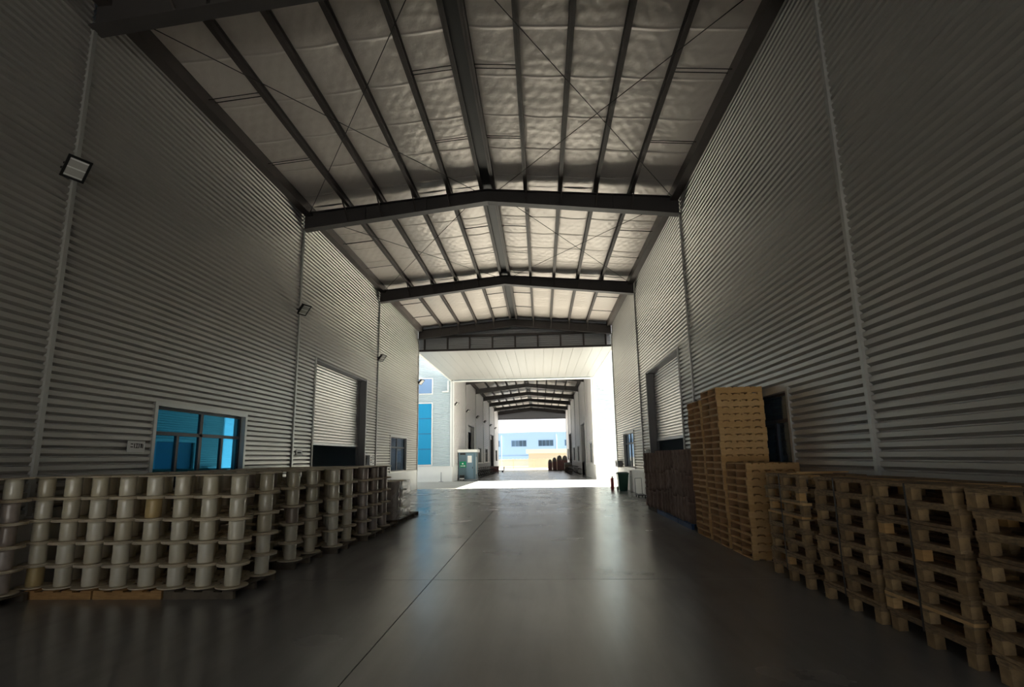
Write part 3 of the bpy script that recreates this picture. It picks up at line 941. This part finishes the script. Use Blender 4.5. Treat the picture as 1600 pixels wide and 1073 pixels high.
def blue_pallet(y, m, label):
    r = tag(empty('low_skid', (3.93, y, 0)), label, 'pallet', 'skids under the brown bundles')
    for ix in (-.38, 0, .38): MB().box(ix - .03, ix + .03, -.58, .58, 0, .11).build('runner', m, r)
    for i in range(6): MB().box(-.42, .42, -.57 + i * .2, -.57 + i * .2 + .14, .11, .13).build('deck_board', m, r)
    return r
blue_pallet(12.95, M_BLUEP, 'blue skid under the brown bundles next to the pale pallets')
blue_pallet(14.15, M_BLUEP, 'blue skid under the middle brown bundles')
blue_pallet(15.35, M_BLUEP, 'blue skid under the far brown bundles')
blue_pallet(16.62, M_DARKW, 'dark skid under the last brown bundles by the roller door')
TIER = ['bottom', 'middle', 'top']
for c in range(16):
    y = 12.52 + c * .303
    hs = [random.uniform(.8, 1.2) for _ in range(3)]
    k = (1.76 if c < 12 else 1.70) / sum(hs)
    z = .13
    bx = (3.93 if c < 12 else 3.86) + random.uniform(-.02, .02)
    for t in range(3):
        h = hs[t] * k
        o = place('brown_bundle', random.choice(BME), None, (bx + random.uniform(-.03, .03), y, z), random.uniform(-.012, .012))
        o.scale = (1, 1, h / .575)
        z += h
        tag(o, 'dark brown ribbed bundle, %s tier, %s column beyond the pale pallets' % (TIER[t], ORD[c]), 'bundle', 'brown bundles')

# ------------------------------------------------------------------ by the right wall
def wheelie_bin(x, y):
    r = tag(empty('wheelie_bin', (x, y, 0)), 'dark green wheelie bin standing by the right wall', 'bin')
    b = MB(); b.hexa([(-.2, -.2, .06), (.2, -.2, .06), (.2, .22, .06), (-.2, .22, .06), (-.27, -.28, .86), (.27, -.28, .86), (.27, .28, .86), (-.27, .28, .86)])
    b.build('body', M_GREEN, r)
    MB().box(-.29, .29, -.3, .3, .83, .87).build('rim', M_GREEN, r)
    l = MB(); l.hexa([(-.29, -.3, .87), (.29, -.3, .87), (.29, .3, .87), (-.29, .3, .87), (-.22, -.22, .93), (.22, -.22, .93), (.22, .24, .93), (-.22, .24, .93)])
    l.build('lid', M_GREENL, r)
    MB().tube((-.2, .33, .85), (.2, .33, .85), .018).bar((-.2, .28, .85), (-.2, .33, .85), .03).bar((.2, .28, .85), (.2, .33, .85), .03).build('handle', M_GREENL, r)
    for s_ in (-1, 1): MB().tube((s_ * .2, .22, .1), (s_ * .26, .22, .1), .1, n=16).build('wheel', M_BLACK, r)
    MB().box(-.18, .18, -.18, .12, 0, .06).build('foot', M_GREENL, r)
wheelie_bin(4.06, 25.7)
r = tag(empty('fire_extinguisher', (3.72, 27.0, 0)), 'red fire extinguisher standing left of the green bin', 'extinguisher')
MB().lathe([(.085, 0), (.09, .02), (.09, .5), (.07, .56), (.03, .6)], 16).build('cylinder', M_RED, r)
MB().lathe([(.03, .6), (.03, .66)], 10).bar((0, 0, .66), (.12, 0, .72), .025).bar((0, 0, .65), (.12, 0, .65), .02).build('valve', M_BLACK, r)
MB().tube((.03, 0, .63), (.13, 0, .5), .014, n=8).tube((.13, 0, .5), (.12, 0, .15), .014, n=8).build('hose', M_BLACK, r)
r = tag(empty('platform_trolley', (4.14, 21.65, 0)), 'small black platform trolley by the white plinth', 'trolley')
MB().box(-.17, .17, -.35, .35, .1, .13).build('platform', M_BLACK, r)
for a in (-.13, .13):
    for b_ in (-.28, .28): MB().tube((a - .015, b_, .05), (a + .015, b_, .05), .05, n=12).build('wheel', M_RUBBER, r)
MB().tube((-.14, .33, .13), (-.14, .36, .78), .012, n=8).tube((.14, .33, .13), (.14, .36, .78), .012, n=8).tube((-.14, .36, .78), (.14, .36, .78), .012, n=8).build('handle', M_GREY, r)
tag(MB().tube((4.37, 25.05, 0), (4.37, 25.05, PL - .05), .05, n=12).tube((4.37, 25.05, .7), (4.37, 25.05, .78), .058, n=12).build('drain_pipe', M_WHITE), 'white drain pipe on the plinth right of the green bin', 'pipe')
r = tag(empty('wall_box', (XR - .03, 28.3, 1.12)), 'grey equipment box on the plinth left of the window above the bin', 'box')
MB().box(-.22, .0, -.45, .45, 0, .34).build('case', M_GREY, r); MB().box(-.24, .0, -.47, .47, .34, .37).build('lid', M_WHITE, r); MB().box(-.228, -.22, -.3, .3, .08, .26).build('grille', M_BLACK, r)

def control_box(X, s, y, z, label):
    r = tag(empty('control_box', (X, y, z)), label, 'control box', 'roller door control boxes')
    MB().box(min(0, s * .12), max(0, s * .12), -.15, .15, 0, .4).build('case', M_WHITE, r)
    for i, m in enumerate((M_GREEN, M_RED, M_BLACK)):
        MB().tube((s * .12, 0, .1 + .1 * i), (s * .14, 0, .1 + .1 * i), .025, n=10).build('push_button', m, r)
control_box(XL + .01, 1, 20.95, 1.55, 'white control box beside the left roller shutter')
control_box(XR - .01, -1, 20.95, 1.6, 'white control box beside the right roller shutter')
def plate(X, s, y0, y1, z0, z1, label, marks, name='wall_sign', m=None):
    r = tag(empty(name, (X, (y0 + y1) / 2, z0)), label, 'sign')
    w, h = (y1 - y0), (z1 - z0)
    MB().box(min(0, s * .012), max(0, s * .012), -w / 2, w / 2, 0, h).build('plate', m or M_TRIMW, r)
    k = MB()
    for (a, b, c, d) in marks:   # fractions, read along +y
        k.box(min(s * .012, s * .015), max(s * .012, s * .015), -w / 2 + a * w, -w / 2 + b * w, c * h, d * h)
    if marks: k.build('lettering', M_MARK, r)
    return r
# row of worn dark characters, too blurred to read in the photograph
CH = [(.16, .30, .68, .76), (.16, .30, .42, .50), (.36, .40, .36, .78), (.44, .60, .72, .78), (.50, .54, .36, .72), (.44, .60, .36, .42), (.62, .66, .36, .78), (.70, .84, .70, .76), (.74, .80, .38, .70), (.84, .88, .36, .70)]
plate(XL + .01, 1, 8.47, 8.86, 1.98, 2.18, 'small white sign with dark characters left of the blue window', CH)
plate(XL + .01, 1, 14.62, 15.0, 1.93, 2.1, 'tiny white plate on the wall left of the roller shutter', [(.2, .8, .4, .6)])
plate(XL + .01, 1, 21.2, 21.72, 1.52, 1.92, 'white notice with dark lines right of the left roller shutter', [(.1, .75, .82, .88), (.2, .9, .64, .70), (.55, .9, .18, .26)])

# ------------------------------------------------------------------ between the halls and in the far hall
r = tag(empty('metal_post', (-8.22, 40.85, zf(40.85))), 'short metal post standing in front of the left facade', 'post')
MB().tube((0, 0, 0), (0, 0, .78), .03, n=10).build('pole', M_GREY, r); MB().lathe([(.2, 0), (.2, .03), (.05, .06)], 16).build('base', M_GREY, r)
r = tag(empty('downpipe', (-7.72, 41.1, 7.3)), 'white rainwater pipe below the canopy on the left facade', 'pipe')
MB().tube((0, 0, 0), (0, 0, .95), .06, n=10).build('vertical_pipe', M_WHITE, r); MB().tube((.0, 0, .03), (-.5, 0, 0), .06, n=10).build('elbow_pipe', M_WHITE, r)
r = tag(empty('downpipe', (4.95, 41.1, 7.0)), 'white rainwater pipe below the canopy on the right facade', 'pipe')
MB().tube((0, 0, .3), (0, 0, 1.25), .06, n=10).build('vertical_pipe', M_WHITE, r); MB().tube((.0, 0, .33), (.45, 0, .2), .06, n=10).build('elbow_pipe', M_WHITE, r)
r = tag(empty('downpipe', (5.75, 41.1, zf(41.1))), 'pale bent pipe low on the right facade plinth', 'pipe')
MB().tube((0, 0, 0), (0, 0, .7), .05, n=10).build('vertical_pipe', M_WHITE, r); MB().tube((0, 0, .7), (-.12, 0, 1.1), .05, n=10).build('elbow_pipe', M_WHITE, r)

def guard_booth(x, y):
    r = tag(empty('guard_booth', (x, y, zf(y + .5))), 'slate blue guard booth with white roof at the far hall entrance', 'booth')
    w = 1.5
    MB().box(0, w, 0, 1.6, .08, 2.42).build('body', M_BOOTH, r)
    MB().box(-.04, w + .04, -.05, 1.65, 0, .08).build('base', M_GREY, r)
    MB().box(-.12, w + .16, -.18, 1.75, 2.42, 2.66).build('roof', M_WHITE, r)
    d = MB().box(.68, 1.3, -.035, 0, .12, 2.3).build('door', M_BOOTHD, r)
    MB().box(.80, 1.16, -.05, -.035, 1.52, 2.12).build('door_window', M_WHITE, d)
    MB().box(1.2, 1.25, -.07, -.035, 1.0, 1.15).build('door_handle', M_BLACK, d)
    MB().box(.12, .6, -.02, 0, 2.2, 2.36).build('vent', M_BLACK, r)
    for xx in (0.0, 1.44): MB().box(xx, xx + .06, -.03, 0, .08, 2.42).build('corner_post', M_BOOTHD, r)
    MB().box(w, w + .02, .25, .45, .5, 2.0).build('side_window', M_WHITE, r)
    s = MB().box(.1, .66, -.05, -.02, 1.1, 1.62).build('sign', M_SIGNG, r)
    k = MB()
    k.lathe([(.001, 0), (.055, .02), (.075, .06), (.055, .11), (.02, .13)], 10, .36, -.055)
    for v in range(len(k.v)): k.v[v] = (k.v[v][0], -.055 + (k.v[v][1] + .055) * .1, k.v[v][2] + 1.37)
    for a in (.17, .25, .33, .41): k.box(a, a + .055, -.056, -.05, 1.2, 1.27)
    k.box(.50, .56, -.056, -.05, 1.17, 1.30); k.box(.48, .58, -.056, -.05, 1.215, 1.255)
    k.build('sign_marks', M_WHITE, s)
    return r
guard_booth(-7.28, 44.0)
r = tag(empty('small_cart', (-7.0, 43.6, zf(43.6))), 'small black and white case at the foot of the guard booth', 'case')
MB().box(-.12, .28, -.12, .12, .08, .45).build('case', M_BLACK, r); MB().box(-.12, .28, -.13, -.12, .1, .2).build('front_panel', M_WHITE, r)
for a in (-.06, .22): MB().tube((a, -.1, .04), (a, .1, .04), .04, n=10).build('wheel', M_RUBBER, r)

# parked bicycles
def bike_meshes():
    d = {}
    w = MB().torus((0, 0, 0), (0, 1, 0), .31, .028, 24, 6)
    for i in range(4):
        a = math.pi * i / 4
        w.tube((-.3 * math.cos(a), 0, -.3 * math.sin(a)), (.3 * math.cos(a), 0, .3 * math.sin(a)), .006, n=4)
    d['wheel'] = w.mesh('wheel', M_RUBBER)
    f = MB()
    for a, b in (((-.5, .34), (-.12, .30)), ((-.12, .30), (-.2, .82)), ((-.2, .75), (-.5, .34)), ((-.12, .30), (.34, .72)), ((-.19, .74), (.32, .80)), ((.34, .68), (.32, .85)), ((.34, .68), (.52, .34))):
        f.tube((a[0], 0, a[1]), (b[0], 0, b[1]), .022, n=7)
    d['frame'] = f.mesh('frame', M_GREY)
    d['handlebar'] = MB().tube((.32, 0, .85), (.30, 0, .98), .016, n=7).tube((.28, -.28, 1.0), (.28, .28, 1.0), .016, n=7).mesh('handlebar', M_BLACK)
    d['saddle'] = MB().hexa([(-.34, -.08, .84), (-.06, -.03, .84), (-.06, .03, .84), (-.34, .08, .84), (-.34, -.09, .9), (-.06, -.03, .89), (-.06, .03, .89), (-.34, .09, .9)]).mesh('saddle', M_BLACK)
    return d
BK = bike_meshes()
def bicycle(x, y, rz, label, group):
    r = tag(empty('bicycle', (x, y, zf(y)), rz), label, 'bicycle', group)
    place('frame', BK['frame'], r); place('handlebar', BK['handlebar'], r); place('saddle', BK['saddle'], r)
    place('wheel', BK['wheel'], r, (-.5, 0, .34)); place('wheel', BK['wheel'], r, (.52, 0, .34))
for i in range(8):
    bicycle(-6.55, 50.2 + i * 1.9, random.uniform(-.2, .2), '%s parked two-wheeler beyond the guard booth' % ORD[i].capitalize(), 'two-wheelers by the far left wall')
for i in range(5):
    bicycle(3.72, 55.5 + i * 1.8, math.pi + random.uniform(-.2, .2), '%s parked two-wheeler along the far right wall' % ORD[i].capitalize(), 'two-wheelers by the far right wall')
r = tag(empty('storage_chest', (-6.75, 70.5, zf(70.5))), 'dark reddish chest by the far left wall', 'chest')
MB().box(-.45, .75, -.5, .5, .1, .8).build('body', M_MAROON, r); MB().box(-.48, .78, -.53, .53, .8, .88).build('lid', M_TARP, r)
for a in (-.4, .62): MB().box(a, a + .08, -.45, .45, 0, .1).build('skid', M_BLACK, r)
r = tag(empty('flat_cart', (-6.1, 73.0, zf(73))), 'low dark flat cart with upright handle by the far left wall', 'cart')
MB().box(-.7, .6, -.5, .5, .18, .28).build('platform', M_BLACK, r)
MB().bar((.62, -.4, .2), (.68, -.4, .75), .07).bar((.62, .4, .2), (.68, .4, .75), .07).bar((.68, -.4, .75), (.68, .4, .75), .07).build('handle', M_GREY, r)
for a in (-.5, .45):
    for b_ in (-.4, .4): MB().tube((a, b_ - .03, .09), (a, b_ + .03, .09), .09, n=12).build('wheel', M_RUBBER, r)
for i, (x, y, h) in enumerate(((3.55, 66.5, .8), (3.6, 68.2, 1.2), (3.65, 70.0, 1.3))):
    r = tag(empty('slatted_crate', (x, y, zf(y))), '%s dark slatted crate by the far right wall' % ['nearest', 'middle', 'farthest'][i], 'crate', 'slatted crates')
    MB().box(-.44, .44, -.54, .54, .05, h - .05).build('core', M_TARP, r)
    n = int(h / .2)
    for q in range(n): MB().box(-.48, -.44, -.58, .58, .05 + q * .2, .05 + q * .2 + .13).build('slat', M_OLD, r)
    for q in range(n): MB().box(-.46, .46, -.58, -.54, .05 + q * .2, .05 + q * .2 + .13).build('slat', M_OLD, r)
    MB().box(-.48, .48, -.58, .58, 0, .05).build('base', M_DARKW, r)
def domed(x, y, w, h, lbl):
    r = tag(empty('covered_bundle', (x, y, zf(y))), lbl, 'bundle', 'covered maroon bundles')
    hb = h * .68
    MB().box(-w / 2, w / 2, -.5, .5, .08, hb).build('body', M_MAROON, r)
    MB().box(-w / 2, w / 2, -.45, .45, 0, .08).build('pallet_base', M_DARKW, r)
    t = MB(); n = 10; k = 0
    for yy in (-.54, .54):
        for i in range(n + 1):
            a = math.pi * i / n; t.v.append(((w / 2) * math.cos(a), yy, hb - .02 + (h - hb) * math.sin(a)))
    for i in range(n): t.smooth.add(len(t.f)); t.f.append((i, i + 1, n + 2 + i, n + 1 + i))
    t.f.append(tuple(range(n, -1, -1))); t.f.append(tuple(n + 1 + i for i in range(n + 1)))
    t.build('tarpaulin', M_TARP, r)
domed(1.38, 79.5, .64, 1.75, 'leftmost and lowest tarpaulin-topped maroon bundle near the far exit')
domed(2.07, 79.2, .68, 2.05, 'second tarpaulin-topped maroon bundle near the far exit')
domed(2.84, 79.0, .80, 2.35, 'third and tallest tarpaulin-topped maroon bundle near the far exit')
domed(3.68, 79.0, .80, 2.3, 'rightmost tarpaulin-topped maroon bundle near the far exit')

# ------------------------------------------------------------------ beyond the far hall
r = tag(empty('picket_gate', (0, 93, -.5)), 'cream picket gate across the yard beyond the far hall', 'gate')
pk = MB()
for i in range(64): pk.box(-9 + i * .24, -9 + i * .24 + .17, -.03, .03 if i % 3 else .0, .05, 1.85 + (.06 if i % 3 == 0 else 0))
o = pk.build('pickets', M_CREAM, r); o['kind'] = 'stuff'
for z in (.3, 1.5): MB().box(-9.1, 6.4, .03, .07, z, z + .1).build('rail', M_CREAM, r)
for i in range(5): MB().box(-9 + i * 3.84 - .06, -9 + i * 3.84 + .06, .07, .19, 0, 1.9).build('gate_post', M_CREAM, r)

r = tag(empty('gatehouse', (0, 104, -.5)), 'low cream gatehouse with a pale flat roof behind the gate', 'building')
MB().box(-2.6, 12, 0, 6, 0, 2.9).build('wall', M_HUT, r)
MB().box(-3.1, 12.5, -.6, 6.6, 2.9, 3.75).build('roof', M_ROOFC, r)
r = tag(empty('blue_building', (0, 125, -.5)), 'long pale blue industrial building beyond the yard', 'building')
MB().hexa([(-40, 0, 0), (40, 0, 0), (40, 18, 0), (-40, 18, 0), (-40, 0, 7.6), (40, 0, 7.6), (40, 18, 7.6), (-40, 18, 7.6)]).build('wall', M_BLUEB, r)
rf = MB()
for sg in (-1, 1):
    p = [(sg * 40, -.04, 7.6), (0, -.04, 7.6), (0, 18.3, 7.6), (sg * 40, 18.3, 7.6), (sg * 40, -.04, 7.75), (0, -.04, 8.35), (0, 18.3, 8.35), (sg * 40, 18.3, 7.75)]
    if sg > 0: p = [p[1], p[0], p[3], p[2], p[5], p[4], p[7], p[6]]
    rf.hexa(p)
rf.build('roof', M_BLUEB, r)
for a in (-20.8, -14.1, -7.4, -.65, 5.9, 12.6, 19.3):
    f = MB().box(a, a + 3.85, -.06, 0, 4.75, 6.35).build('window', M_GLASSG, r)
    for q in range(4): MB().box(a + .1 + q * .93, a + .1 + q * .93 + .85, -.08, -.06, 4.85, 6.25).build('pane', M_GLASSD, f)
for a in (-9.9, 3.9): MB().tube((a, -.15, 0), (a, -.15, 7.6), .07, n=8).build('downpipe', M_BLUEB, r)
MB().box(-40, 40, -.08, 0, 2.45, 2.65).build('band', M_GLASSG, r)
